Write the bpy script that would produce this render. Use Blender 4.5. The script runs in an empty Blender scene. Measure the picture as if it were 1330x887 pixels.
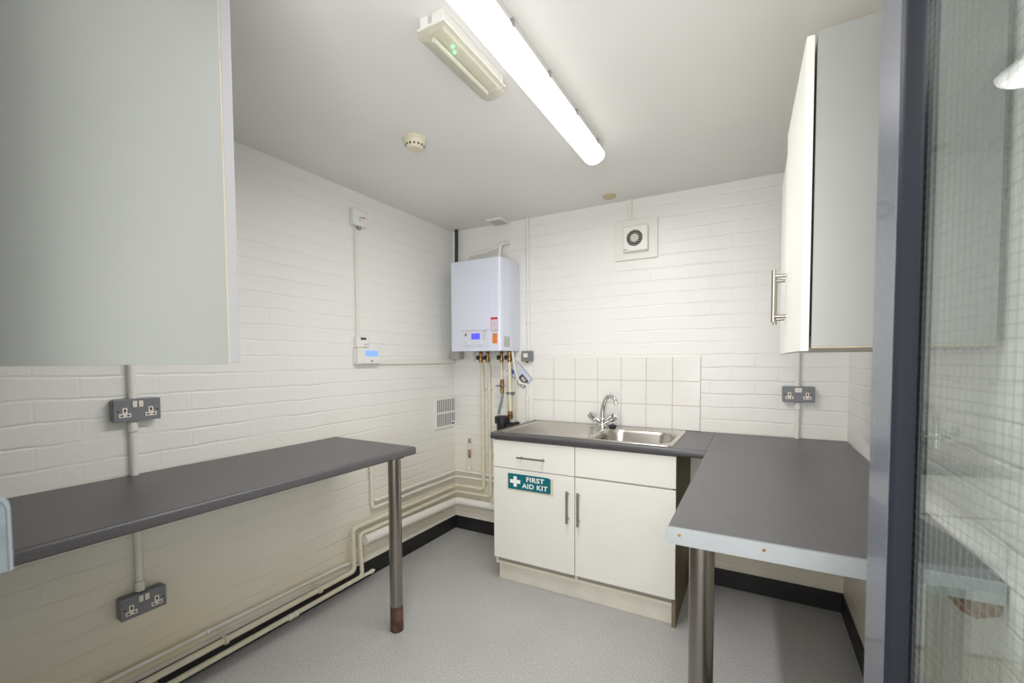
import bpy, bmesh, math
from mathutils import Vector, Matrix
from math import sin, cos, pi, radians

S = bpy.context.scene
COL = S.collection
H = 2.342            # ceiling height
W = 2.51             # back wall width
YF = -2.70           # room face of the doorway wall

# ------------------------------------------------------------------ materials
MATS = {}
def mat(name, color, rough=0.5, metal=0.0, var=0.0, var_scale=6.0, bump=0.0, bump_scale=60.0,
        speck=None, speck_scale=400.0, emit=None, emit_s=0.0, spec=0.5, stretch=None, coat=0.0):
    if name in MATS: return MATS[name]
    m = bpy.data.materials.new(name); m.use_nodes = True
    nt = m.node_tree; N = nt.nodes; L = nt.links
    b = N['Principled BSDF']
    b.inputs['Base Color'].default_value = (*color, 1)
    b.inputs['Roughness'].default_value = rough
    b.inputs['Metallic'].default_value = metal
    b.inputs['Specular IOR Level'].default_value = spec
    b.inputs['Coat Weight'].default_value = coat
    if emit:
        b.inputs['Emission Color'].default_value = (*emit, 1)
        b.inputs['Emission Strength'].default_value = emit_s
    tc = N.new('ShaderNodeTexCoord')
    vec = tc.outputs['Object']
    if stretch:
        mp = N.new('ShaderNodeMapping'); mp.inputs['Scale'].default_value = stretch
        L.new(vec, mp.inputs['Vector']); vec = mp.outputs['Vector']
    src = None
    if var > 0:
        n = N.new('ShaderNodeTexNoise'); n.inputs['Scale'].default_value = var_scale
        n.inputs['Detail'].default_value = 5; L.new(vec, n.inputs['Vector'])
        r = N.new('ShaderNodeValToRGB')
        r.color_ramp.elements[0].position = 0.3; r.color_ramp.elements[1].position = 0.72
        r.color_ramp.elements[0].color = (*[c * (1 - var) for c in color], 1)
        r.color_ramp.elements[1].color = (*[min(1, c * (1 + var)) for c in color], 1)
        L.new(n.outputs['Fac'], r.inputs['Fac']); src = r.outputs['Color']
    if speck:
        n = N.new('ShaderNodeTexNoise'); n.inputs['Scale'].default_value = speck_scale
        n.inputs['Detail'].default_value = 2; L.new(vec, n.inputs['Vector'])
        r = N.new('ShaderNodeValToRGB'); e = r.color_ramp.elements
        e[0].position = 0.36; e[1].position = 0.64
        e[0].color = (*speck[0], 1); e[1].color = (*speck[1], 1)
        L.new(n.outputs['Fac'], r.inputs['Fac'])
        if src:
            mx = N.new('ShaderNodeMix'); mx.data_type = 'RGBA'; mx.blend_type = 'MIX'
            mx.inputs['Factor'].default_value = 0.55
            L.new(src, mx.inputs['A']); L.new(r.outputs['Color'], mx.inputs['B']); src = mx.outputs['Result']
        else: src = r.outputs['Color']
    if src: L.new(src, b.inputs['Base Color'])
    if bump > 0:
        n = N.new('ShaderNodeTexNoise'); n.inputs['Scale'].default_value = bump_scale
        n.inputs['Detail'].default_value = 4; L.new(vec, n.inputs['Vector'])
        bp = N.new('ShaderNodeBump'); bp.inputs['Strength'].default_value = bump; bp.inputs['Distance'].default_value = 0.003
        L.new(n.outputs['Fac'], bp.inputs['Height']); L.new(bp.outputs['Normal'], b.inputs['Normal'])
    MATS[name] = m
    return m

def brick_mat(name, axis, color, low=True):
    """painted brickwork; axis = which object axis runs along the wall"""
    m = bpy.data.materials.new(name); m.use_nodes = True
    nt = m.node_tree; N = nt.nodes; L = nt.links; b = N['Principled BSDF']
    tc = N.new('ShaderNodeTexCoord'); sp = N.new('ShaderNodeSeparateXYZ'); cb = N.new('ShaderNodeCombineXYZ')
    L.new(tc.outputs['Object'], sp.inputs[0])
    # gentle waviness so that the courses are not ruler straight
    nw = N.new('ShaderNodeTexNoise'); nw.inputs['Scale'].default_value = 5.0; nw.inputs['Detail'].default_value = 3
    L.new(tc.outputs['Object'], nw.inputs['Vector'])
    ma = N.new('ShaderNodeMath'); ma.operation = 'MULTIPLY_ADD'; ma.inputs[1].default_value = 0.026
    L.new(nw.outputs['Fac'], ma.inputs[0]); L.new(sp.outputs['Z'], ma.inputs[2])
    L.new(sp.outputs[axis], cb.inputs[0]); L.new(ma.outputs[0], cb.inputs[1])
    br = N.new('ShaderNodeTexBrick')
    br.inputs['Scale'].default_value = 1.0; br.inputs['Brick Width'].default_value = 0.232
    br.inputs['Row Height'].default_value = 0.0765; br.inputs['Mortar Size'].default_value = 0.006
    br.inputs['Mortar Smooth'].default_value = 0.9; br.inputs['Bias'].default_value = 0.0
    br.inputs['Color1'].default_value = (0.80, 0.80, 0.80, 1); br.inputs['Color2'].default_value = (1, 1, 1, 1)
    br.inputs['Mortar'].default_value = (0.25, 0.25, 0.25, 1)
    L.new(cb.outputs[0], br.inputs['Vector'])
    n = N.new('ShaderNodeTexNoise'); n.inputs['Scale'].default_value = 38; n.inputs['Detail'].default_value = 6
    L.new(tc.outputs['Object'], n.inputs['Vector'])
    # patchy keying: some joints are filled flush with paint
    n2 = N.new('ShaderNodeTexNoise'); n2.inputs['Scale'].default_value = 3.0; n2.inputs['Detail'].default_value = 4
    L.new(tc.outputs['Object'], n2.inputs['Vector'])
    r2 = N.new('ShaderNodeValToRGB'); r2.color_ramp.elements[0].position = 0.33; r2.color_ramp.elements[1].position = 0.66
    r2.color_ramp.elements[0].color = (0.12, 0.12, 0.12, 1)
    L.new(n2.outputs['Fac'], r2.inputs['Fac'])
    inv = N.new('ShaderNodeMath'); inv.operation = 'SUBTRACT'; inv.inputs[0].default_value = 1.0
    L.new(br.outputs['Color'], inv.inputs[1])
    # bed joints read more strongly than the upright joints
    dv = N.new('ShaderNodeMath'); dv.operation = 'DIVIDE'; dv.inputs[1].default_value = 0.0765; L.new(ma.outputs[0], dv.inputs[0])
    fr = N.new('ShaderNodeMath'); fr.operation = 'FRACT'; L.new(dv.outputs[0], fr.inputs[0])
    sb = N.new('ShaderNodeMath'); sb.operation = 'SUBTRACT'; sb.inputs[1].default_value = 0.5; L.new(fr.outputs[0], sb.inputs[0])
    ab = N.new('ShaderNodeMath'); ab.operation = 'ABSOLUTE'; L.new(sb.outputs[0], ab.inputs[0])
    bed = N.new('ShaderNodeMapRange'); bed.interpolation_type = 'SMOOTHSTEP'; bed.inputs['From Min'].default_value = 0.40; bed.inputs['From Max'].default_value = 0.5
    bed.inputs['To Max'].default_value = 0.95; L.new(ab.outputs[0], bed.inputs['Value'])
    hb = N.new('ShaderNodeMath'); hb.operation = 'MULTIPLY'; hb.inputs[1].default_value = 0.5; L.new(inv.outputs[0], hb.inputs[0])
    jt = N.new('ShaderNodeMath'); jt.operation = 'MAXIMUM'; L.new(bed.outputs[0], jt.inputs[0]); L.new(hb.outputs[0], jt.inputs[1])
    mu = N.new('ShaderNodeMath'); mu.operation = 'MULTIPLY'
    L.new(jt.outputs[0], mu.inputs[0]); L.new(r2.outputs['Color'], mu.inputs[1])
    hgt = N.new('ShaderNodeMath'); hgt.operation = 'MULTIPLY_ADD'; hgt.inputs[1].default_value = 0.30
    ng = N.new('ShaderNodeMath'); ng.operation = 'MULTIPLY'; ng.inputs[1].default_value = -1.0
    L.new(mu.outputs[0], ng.inputs[0])
    L.new(n.outputs['Fac'], hgt.inputs[0]); L.new(ng.outputs[0], hgt.inputs[2])
    bp = N.new('ShaderNodeBump'); bp.inputs['Strength'].default_value = 0.5; bp.inputs['Distance'].default_value = 0.006
    L.new(hgt.outputs[0], bp.inputs['Height']); L.new(bp.outputs['Normal'], b.inputs['Normal'])
    # colour: joints slightly darker, paint yellowing low down
    mx = N.new('ShaderNodeMix'); mx.data_type = 'RGBA'
    mx.inputs['A'].default_value = (*color, 1); mx.inputs['B'].default_value = (color[0]*.84, color[1]*.83, color[2]*.79, 1)
    fm = N.new('ShaderNodeMath'); fm.operation = 'MULTIPLY'; fm.inputs[1].default_value = 0.16
    L.new(mu.outputs[0], fm.inputs[0]); L.new(fm.outputs[0], mx.inputs['Factor'])
    n3 = N.new('ShaderNodeTexNoise'); n3.inputs['Scale'].default_value = 1.7; n3.inputs['Detail'].default_value = 5
    L.new(tc.outputs['Object'], n3.inputs['Vector'])
    mr = N.new('ShaderNodeMapRange'); mr.inputs['From Min'].default_value = 1.1; mr.inputs['From Max'].default_value = 0.2
    mr.inputs['To Min'].default_value = 0.0; mr.inputs['To Max'].default_value = 1.5
    L.new(sp.outputs['Z'], mr.inputs['Value'])
    m3 = N.new('ShaderNodeMath'); m3.operation = 'MULTIPLY'; L.new(mr.outputs[0], m3.inputs[0]); L.new(n3.outputs['Fac'], m3.inputs[1])
    my = N.new('ShaderNodeMix'); my.data_type = 'RGBA'; L.new(m3.outputs[0], my.inputs['Factor'])
    L.new(mx.outputs['Result'], my.inputs['A']); my.inputs['B'].default_value = (color[0]*.90, color[1]*.83, color[2]*.66, 1)
    L.new(my.outputs['Result'], b.inputs['Base Color'])
    b.inputs['Roughness'].default_value = 0.38; b.inputs['Specular IOR Level'].default_value = 0.4
    return m

def glass_mat(name, tint=(0.93, 0.97, 0.95), haze=0.0, hazecol=(0.8, 0.8, 0.78), gain=1.0):
    """clear sheet: transmits straight through, reflects by Schlick's Fresnel term"""
    m = bpy.data.materials.new(name); m.use_nodes = True
    nt = m.node_tree; N = nt.nodes; L = nt.links
    N.remove(N['Principled BSDF']); out = N['Material Output']
    g = N.new('ShaderNodeNewGeometry'); d = N.new('ShaderNodeVectorMath'); d.operation = 'DOT_PRODUCT'
    L.new(g.outputs['Normal'], d.inputs[0]); L.new(g.outputs['Incoming'], d.inputs[1])
    a = N.new('ShaderNodeMath'); a.operation = 'ABSOLUTE'; L.new(d.outputs['Value'], a.inputs[0])
    s = N.new('ShaderNodeMath'); s.operation = 'SUBTRACT'; s.inputs[0].default_value = 1; L.new(a.outputs[0], s.inputs[1])
    p = N.new('ShaderNodeMath'); p.operation = 'POWER'; p.inputs[1].default_value = 5; L.new(s.outputs[0], p.inputs[0])
    f = N.new('ShaderNodeMath'); f.operation = 'MULTIPLY_ADD'; f.inputs[1].default_value = 0.96 * gain; f.inputs[2].default_value = 0.04 * gain
    f.use_clamp = True; L.new(p.outputs[0], f.inputs[0])
    t = N.new('ShaderNodeBsdfTransparent'); t.inputs['Color'].default_value = (*tint, 1)
    gl = N.new('ShaderNodeBsdfGlossy'); gl.inputs['Roughness'].default_value = 0.0 if haze == 0 else 0.12
    mx = N.new('ShaderNodeMixShader'); L.new(f.outputs[0], mx.inputs[0]); L.new(t.outputs[0], mx.inputs[1]); L.new(gl.outputs[0], mx.inputs[2])
    last = mx
    if haze > 0:
        df = N.new('ShaderNodeBsdfDiffuse'); df.inputs['Color'].default_value = (*hazecol, 1)
        m2 = N.new('ShaderNodeMixShader'); m2.inputs[0].default_value = haze
        L.new(mx.outputs[0], m2.inputs[1]); L.new(df.outputs[0], m2.inputs[2]); last = m2
    L.new(last.outputs[0], out.inputs['Surface'])
    return m

WALL = (0.82, 0.815, 0.79)
M_brick_y = brick_mat('painted_brick_along_y', 'Y', WALL)
M_brick_x = brick_mat('painted_brick_along_x', 'X', WALL)
M_ceil = mat('ceiling_paint', (0.80, 0.79, 0.77), 0.6, var=0.02, var_scale=2, bump=0.05, bump_scale=120)
M_floor = mat('speckled_grey_vinyl', (0.46, 0.457, 0.45), 0.42, var=0.07, var_scale=4,
              speck=((0.27, 0.268, 0.265), (0.56, 0.558, 0.552)), speck_scale=150, bump=0.06, bump_scale=300)
M_skirt = mat('black_vinyl_skirting', (0.014, 0.013, 0.014), 0.5, var=0.3, var_scale=9)
M_white = mat('white_plastic', (0.80, 0.79, 0.76), 0.35)
M_cond = mat('white_painted_conduit', (0.78, 0.765, 0.715), 0.4, bump=0.1, bump_scale=90)
M_cream = mat('cream_painted_pipe', (0.70, 0.655, 0.51), 0.4, var=0.05, var_scale=20, bump=0.1, bump_scale=90)
M_pipe = mat('white_painted_pipe', (0.76, 0.735, 0.66), 0.4, var=0.05, var_scale=15, bump=0.1, bump_scale=80)
M_lag = mat('painted_pipe_lagging', (0.79, 0.775, 0.72), 0.6, bump=0.3, bump_scale=40)
M_ivory = mat('ivory_plastic', (0.72, 0.67, 0.52), 0.4)
M_top = mat('charcoal_laminate', (0.088, 0.085, 0.090), 0.36, var=0.12, var_scale=3,
            speck=((0.062, 0.060, 0.064), (0.125, 0.121, 0.127)), speck_scale=300, bump=0.06, bump_scale=420)
M_edge = mat('charcoal_laminate_edge', (0.06, 0.057, 0.062), 0.34, var=0.1, var_scale=12)
M_alu = mat('aluminium_trim', (0.38, 0.405, 0.42), 0.42, metal=0.5, var=0.08, var_scale=8)
M_steel = mat('brushed_steel_leg', (0.31, 0.285, 0.26), 0.26, metal=1.0, var=0.12, var_scale=7, bump=0.04, bump_scale=200, stretch=(1, 1, 0.06))
M_rust = mat('rusty_leg_foot', (0.10, 0.048, 0.032), 0.7, var=0.55, var_scale=28, bump=0.3, bump_scale=70)
M_cab = mat('white_cabinet_door', (0.77, 0.765, 0.71), 0.38, var=0.02, var_scale=5)
M_plinth = mat('scuffed_white_plinth', (0.70, 0.67, 0.58), 0.5, var=0.1, var_scale=6)
M_carc = mat('shadowed_carcass_board', (0.20, 0.158, 0.10), 0.6, var=0.18, var_scale=8)  # chipboard brown that also holds the shadow on the side by the gap
M_carcw = mat('pale_carcass_board', (0.66, 0.62, 0.52), 0.5, var=0.06)
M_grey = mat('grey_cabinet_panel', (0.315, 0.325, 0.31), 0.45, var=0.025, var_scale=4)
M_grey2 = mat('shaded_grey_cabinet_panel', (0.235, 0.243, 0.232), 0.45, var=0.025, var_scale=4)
M_lip = mat('pale_door_edging', (0.27, 0.27, 0.275), 0.45)
M_edgeraw = mat('chipped_tan_edging', (0.48, 0.41, 0.28), 0.6, var=0.15, var_scale=30)
M_inox = mat('sink_stainless', (0.58, 0.55, 0.50), 0.27, metal=1.0, var=0.06, var_scale=18, bump=0.03, bump_scale=160, stretch=(0.15, 1, 1))
M_chrome = mat('chrome', (0.78, 0.79, 0.80), 0.06, metal=1.0)
M_handle = mat('brushed_nickel_handle', (0.42, 0.395, 0.35), 0.3, metal=1.0)
M_black = mat('black_rubber', (0.012, 0.012, 0.013), 0.45)
M_dark = mat('dark_recess', (0.02, 0.02, 0.023), 0.7)
M_tile = mat('white_glazed_tile', (0.80, 0.79, 0.765), 0.2, var=0.012, var_scale=6)
M_grout = mat('stained_grout', (0.50, 0.42, 0.27), 0.8, var=0.2, var_scale=12)
M_boiler = mat('boiler_white_enamel', (0.68, 0.71, 0.82), 0.22, coat=0.2)
M_boilerp = mat('boiler_panel_grey', (0.66, 0.67, 0.75), 0.3)
M_brass = mat('aged_brass', (0.33, 0.20, 0.075), 0.35, metal=1.0, var=0.3, var_scale=60)
M_sock = mat('grey_metalclad_enamel', (0.20, 0.207, 0.225), 0.42, var=0.08, var_scale=60, bump=0.08, bump_scale=250)
M_pin = mat('cream_socket_insert', (0.80, 0.74, 0.66), 0.4)
M_lcd = mat('blue_lcd', (0.10, 0.2, 0.6), 0.3, emit=(0.25, 0.46, 0.88), emit_s=0.55)
M_lcd2 = mat('violet_blue_lcd', (0.04, 0.04, 0.5), 0.3, emit=(0.075, 0.07, 1.0), emit_s=0.9)
M_lcdd = mat('blank_lcd', (0.055, 0.06, 0.045), 0.3)
M_red = mat('red_print', (0.55, 0.03, 0.05), 0.5)
M_pinkp = mat('pale_sticker_paper', (0.72, 0.62, 0.68), 0.5)
M_orange = mat('orange_sticker', (0.78, 0.22, 0.03), 0.5)
M_greyp = mat('grey_sticker', (0.47, 0.48, 0.46), 0.4, var=0.15, var_scale=60)
M_ink = mat('grey_print', (0.24, 0.24, 0.27), 0.6)
M_teal = mat('teal_sign', (0.0, 0.135, 0.165), 0.4)
M_signw = mat('white_sign_print', (0.84, 0.85, 0.83), 0.5)
M_signb = mat('yellowed_sign_backing', (0.62, 0.56, 0.43), 0.6)
M_navy = mat('slate_blue_gloss_paint', (0.095, 0.105, 0.135), 0.26, bump=0.05, bump_scale=25, coat=0.3)
M_navyd = mat('slate_blue_bead_shade', (0.016, 0.018, 0.025), 0.45, spec=0.25)  # the door's slate blue, darkened for the shade on the bead faces
M_wire = mat('glass_wire', (0.15, 0.17, 0.17), 0.7, spec=0.1)
M_glass = glass_mat('door_glass', (0.93, 0.965, 0.95))
M_cover = glass_mat('aged_clear_diffuser', (0.92, 0.91, 0.85), haze=0.2, hazecol=(0.66, 0.64, 0.53))
M_poly = glass_mat('clear_plastic_wallet', (0.85, 0.88, 0.92), haze=0.45, hazecol=(0.70, 0.73, 0.80))
M_tube = mat('glowing_diffuser', (0.9, 0.9, 0.9), 0.5, emit=(1.0, 0.985, 0.95), emit_s=3.2)
def _down():
    nt = M_tube.node_tree; N = nt.nodes; L = nt.links
    g = N.new('ShaderNodeNewGeometry'); sp = N.new('ShaderNodeSeparateXYZ'); L.new(g.outputs['Normal'], sp.inputs[0])
    mr = N.new('ShaderNodeMapRange'); mr.inputs['From Min'].default_value = 0.15; mr.inputs['From Max'].default_value = -0.8
    mr.inputs['To Min'].default_value = 0.7; mr.inputs['To Max'].default_value = 4.0
    L.new(sp.outputs['Z'], mr.inputs['Value']); L.new(mr.outputs[0], N['Principled BSDF'].inputs['Emission Strength'])
_down()
M_led = mat('green_led', (0.1, 0.6, 0.2), 0.4, emit=(0.12, 1.0, 0.3), emit_s=3.0)
M_galv = mat('galvanised_steel', (0.26, 0.29, 0.30), 0.38, metal=0.8, var=0.12, var_scale=20)
M_wood = mat('brown_timber', (0.16, 0.075, 0.03), 0.6, var=0.2, var_scale=12, stretch=(1, 0.2, 1))
M_conc = mat('hallway_floor', (0.30, 0.295, 0.285), 0.6, var=0.05)

# ------------------------------------------------------------------ mesh building
class MB:
    def __init__(s): s.bm = bmesh.new(); s.bev = False
    def box(s, a, b, bev=0.0, seg=2):
        x0, y0, z0 = (min(a[i], b[i]) for i in range(3)); x1, y1, z1 = (max(a[i], b[i]) for i in range(3))
        vs = [s.bm.verts.new(p) for p in ((x0,y0,z0),(x1,y0,z0),(x1,y1,z0),(x0,y1,z0),(x0,y0,z1),(x1,y0,z1),(x1,y1,z1),(x0,y1,z1))]
        fs = [s.bm.faces.new([vs[i] for i in q]) for q in ((3,2,1,0),(4,5,6,7),(0,1,5,4),(1,2,6,5),(2,3,7,6),(3,0,4,7))]
        if bev > 0:
            s.bev = True
            es = list({e for f in fs for e in f.edges})
            bmesh.ops.bevel(s.bm, geom=es, offset=bev, segments=seg, profile=0.5, affect='EDGES')
        return s
    def prism(s, pts, vec):
        """closed polygon of 3-D points swept by vec"""
        v = Vector(vec); a = [s.bm.verts.new(p) for p in pts]; b = [s.bm.verts.new(Vector(p) + v) for p in pts]
        n = len(pts)
        s.bm.faces.new(a); s.bm.faces.new(b[::-1])
        for i in range(n): s.bm.faces.new((a[i], b[i], b[(i+1) % n], a[(i+1) % n]))
        return s
    def tube(s, pts, r, n=12, fillet=0.0, closed_ends=True, radii=None):
        P = [Vector(p) for p in pts]
        if fillet > 0 and len(P) > 2:
            Q = [P[0]]
            for i in range(1, len(P) - 1):
                d1 = (P[i-1] - P[i]); d2 = (P[i+1] - P[i])
                f = min(fillet, d1.length * .49, d2.length * .49)
                a = P[i] + d1.normalized() * f; c = P[i] + d2.normalized() * f
                for k in range(7):
                    t = k / 6; Q.append(a * (1-t)**2 + P[i] * 2*t*(1-t) + c * t*t)
            Q.append(P[-1]); P = Q
        T = []
        for i in range(len(P)):
            a = P[max(i-1, 0)]; b = P[min(i+1, len(P)-1)]; T.append((b - a).normalized())
        up = Vector((0, 0, 1)) if abs(T[0].z) < .9 else Vector((1, 0, 0))
        u = T[0].cross(up).normalized(); rings = []
        for i, p in enumerate(P):
            u = (u - T[i] * u.dot(T[i])).normalized(); w = T[i].cross(u)
            rr = radii[i] if radii else r
            rings.append([s.bm.verts.new(p + (u * cos(2*pi*k/n) + w * sin(2*pi*k/n)) * rr) for k in range(n)])
        for i in range(len(P) - 1):
            for k in range(n):
                f = s.bm.faces.new((rings[i][k], rings[i][(k+1) % n], rings[i+1][(k+1) % n], rings[i+1][k])); f.smooth = True
        if closed_ends:
            s.bm.faces.new(rings[0][::-1]); s.bm.faces.new(rings[-1])
        return s
    def lathe(s, o, axis, prof, n=28):
        """prof: list of (radius, distance along axis)"""
        o = Vector(o); ax = Vector(axis).normalized()
        u = ax.cross(Vector((0, 0, 1)) if abs(ax.z) < .9 else Vector((1, 0, 0))).normalized(); w = ax.cross(u)
        rings = []
        for r, h in prof:
            if r < 1e-6: rings.append([s.bm.verts.new(o + ax * h)])
            else: rings.append([s.bm.verts.new(o + ax * h + (u * cos(2*pi*k/n) + w * sin(2*pi*k/n)) * r) for k in range(n)])
        for a, b in zip(rings, rings[1:]):
            for k in range(n):
                k2 = (k+1) % n
                if len(a) == 1 and len(b) == 1: continue
                if len(a) == 1: f = s.bm.faces.new((a[0], b[k2], b[k]))
                elif len(b) == 1: f = s.bm.faces.new((a[k], a[k2], b[0]))
                else: f = s.bm.faces.new((a[k], a[k2], b[k2], b[k]))
                f.smooth = True
        if len(rings[0]) > 1: s.bm.faces.new(rings[0][::-1])
        if len(rings[-1]) > 1: s.bm.faces.new(rings[-1])
        return s
    def quad(s, pts):
        s.bm.faces.new([s.bm.verts.new(p) for p in pts]); return s

LOCS = {}
def thing(name, label, cat, loc=(0, 0, 0), rot=0.0, group=None):
    o = bpy.data.objects.new(name, None); COL.objects.link(o)
    o.location = loc; o.rotation_euler = (0, 0, rot); o.empty_display_size = 0.05
    if label: o['label'] = label
    if cat: o['category'] = cat
    if group: o['group'] = group
    LOCS[o.name] = Matrix.Translation(loc) @ Matrix.Rotation(rot, 4, 'Z')
    return o
def obj(name, mb, m, parent=None, local=False, label=None, kind=None, sharp=40):
    """mesh object; coordinates are world ones unless local=True"""
    bm = mb.bm
    if parent is not None and not local:
        bmesh.ops.transform(bm, matrix=LOCS[parent.name].inverted(), verts=bm.verts)
    bmesh.ops.recalc_face_normals(bm, faces=bm.faces)
    me = bpy.data.meshes.new(name)
    for e in bm.edges:
        if len(e.link_faces) == 2 and e.calc_face_angle(0) > radians(sharp): e.smooth = False
    for f in bm.faces: f.smooth = True
    bm.to_mesh(me); bm.free(); me.materials.append(m)
    o = bpy.data.objects.new(name, me); COL.objects.link(o)
    if parent is not None:
        o.parent = parent; LOCS[o.name] = LOCS[parent.name]
    if mb.bev:
        wn = o.modifiers.new('weighted_normals', 'WEIGHTED_NORMAL'); wn.keep_sharp = True; wn.weight = 100
    if label: o['label'] = label
    if kind: o['kind'] = kind
    return o
def single(name, mb, m, label, cat, base, group=None):
    """a thing that is one mesh, origin at its base"""
    bmesh.ops.translate(mb.bm, vec=-Vector(base), verts=mb.bm.verts)
    o = obj(name, mb, m); o.location = base
    LOCS[o.name] = Matrix.Translation(base)
    o['label'] = label; o['category'] = cat
    if group: o['group'] = group
    return o
def struct(name, mb, m, parent=None):
    o = obj(name, mb, m, parent)
    LOCS.setdefault(o.name, Matrix.Identity(4))
    if parent is None: o['kind'] = 'structure'
    return o

# ------------------------------------------------------------------ the room
struct('floor', MB().box((0, -3.9, -0.08), (W, 0, 0)), M_floor)
struct('ceiling', MB().box((-0.12, -2.82, H), (W + 0.12, 0.12, H + 0.1)), M_ceil)
struct('wall_left', MB().box((-0.12, -2.82, 0), (0, 0.12, H)), M_brick_y)
struct('wall_back', MB().box((0, 0, 0), (W, 0.12, H)), M_brick_x)
struct('wall_right', MB().box((W, -2.82, 0), (W + 0.12, 0.12, H)), M_brick_y)
DX0, DX1 = 1.41, 2.385
struct('wall_front', MB().box((0, YF - .12, 0), (DX0, YF, H)).box((DX0, YF - .12, 2.08), (W, YF, H)).box((DX1, YF - .12, 0), (W, YF, 2.08)), M_brick_x)
def skirt(name, a, b):
    struct(name, MB().box(a, b, 0.003), M_skirt)
skirt('baseboard_left', (0, YF, 0), (0.009, 0, 0.104))
skirt('baseboard_back', (0.009, -0.009, 0), (W, 0, 0.104))
skirt('baseboard_right', (W - 0.009, YF, 0), (W, -0.009, 0.104))
struct('trim_1', MB().box((0, YF, 0.104), (0.012, -0.012, 0.122), 0.003), M_pipe)   # painted ledge over the skirting
struct('trim_2', MB().box((0.012, -0.012, 0.104), (0.72, 0, 0.116), 0.003), M_pipe)

# ------------------------------------------------------------------ left worktop
def postform(x_back, x_front, z0, z1, r=0.011):
    """profile (x, z) from back to rounded front"""
    s = 1 if x_front > x_back else -1
    P = [(x_back, z0)]
    for k in range(6):
        a = -pi/2 + k/5 * pi/2; P.append((x_front - s*r + s*r*cos(a), z0 + r + r*sin(a)))
    for k in range(6):
        a = k/5 * pi/2; P.append((x_front - s*r + s*r*cos(a), z1 - r + r*sin(a)))
    P.append((x_back, z1)); return P
ZW = 0.907
wt = thing('worktop', 'long charcoal worktop along the left wall on one steel leg', 'worktop', (0.3, -1.9, 0))
mb = MB()
pr = postform(0.003, 0.603, ZW - .038, ZW)
a = [mb.bm.verts.new((x, -1.128 - 0.012 * x / .6, z)) for x, z in pr]; b = [mb.bm.verts.new((x, YF + .005, z)) for x, z in pr]
n = len(pr); mb.bm.faces.new(a); mb.bm.faces.new(b[::-1])
for i in range(n): mb.bm.faces.new((a[i], b[i], b[(i+1) % n], a[(i+1) % n]))
obj('top', mb, M_top, wt)
def leg(par, x, y, z1, foot):
    lg = obj('leg', MB().lathe((x, y, 0.012), (0, 0, 1), [(.0305, 0), (.031, .002), (.031, z1 - .012)], 32), M_steel, par)
    obj('mounting_flange', MB().lathe((x, y, z1 - .004), (0, 0, 1), [(.05, 0), (.05, .004)], 28), M_steel, lg)
    if foot:
        obj('leg_foot', MB().lathe((x, y, 0), (0, 0, 1), [(.030, 0), (.0322, .004), (.0316, .07), (.0313, .128)], 28), M_rust, lg, label='rusty brown foot of the steel leg')
    else:
        obj('leg_foot', MB().lathe((x, y, 0), (0, 0, 1), [(.030, 0), (.033, .004), (.033, .02)], 28), M_black, lg)
    return lg
leg(wt, 0.545, -1.232, ZW - .038, True)

# ------------------------------------------------------------------ sink unit
cab = thing('sink_cabinet', 'white sink base cabinet with two doors under the back wall worktop', 'cabinet', (1.236, -0.30, 0))
CX0, CX1, CM = 0.718, 1.757, 1.235
obj('carcass', MB().box((CX0, -.561, .105), (CX0 + .018, -.02, .868)).box((CX0 + .018, -.561, .105), (CX1 - .018, -.02, .123))
    .box((CX0 + .018, -.03, .123), (CX1 - .018, -.02, .868)).box((CM - .009, -.556, .123), (CM + .009, -.03, .70))
    .box((CX0 + .018, -.561, .69), (CX1 - .018, -.54, .71)), M_carcw, cab)
obj('side_panel', MB().box((CX1 - .018, -.561, 0), (CX1, -.02, .868)), M_carc, cab, label='cabinet side facing the gap, its shadow coloured dark brown')
obj('plinth', MB().box((CX0 + .008, -.532, 0), (CX1 - .0185, -.516, .150), .001), M_plinth, cab, label='scuffed white plinth board')
def bar_handle(par, p0, p1, out, stand=.032, r=.0065):
    """bar between p0 and p1 standing off the face in direction out"""
    p0, p1, out = Vector(p0), Vector(p1), Vector(out).normalized()
    a, b = p0 + out * stand, p1 + out * stand; d = (p1 - p0).normalized(); l = (p1 - p0).length
    m_ = MB().tube([a, b], r, 14)
    for t in (.11, .89):
        q = p0 + d * l * t; m_.tube([q - out * .0005, q + out * stand], r * .8, 12)
    return obj('handle', m_, M_handle, par)
fy0, fy1 = -.563, -.581
dr = obj('drawer', MB().box((CX0, fy0, .702), (CM - .002, fy1, .864), .0015), M_cab, cab)
bar_handle(dr, (.891, fy1, .776), (1.067, fy1, .776), (0, -1, 0), r=.005)
obj('drawer', MB().box((CM + .002, fy0, .705), (CX1, fy1, .864), .0015), M_cab, cab, label='right fixed drawer front without a handle')
d1 = obj('door', MB().box((CX0, fy0, .152), (CM - .002, fy1, .698), .0015), M_cab, cab)
bar_handle(d1, (1.199, fy1, .445), (1.199, fy1, .622), (0, -1, 0))
d2 = obj('door', MB().box((CM + .002, fy0, .152), (CX1, fy1, .696), .0015), M_cab, cab)
bar_handle(d2, (1.262, fy1, .440), (1.262, fy1, .622), (0, -1, 0))

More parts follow.
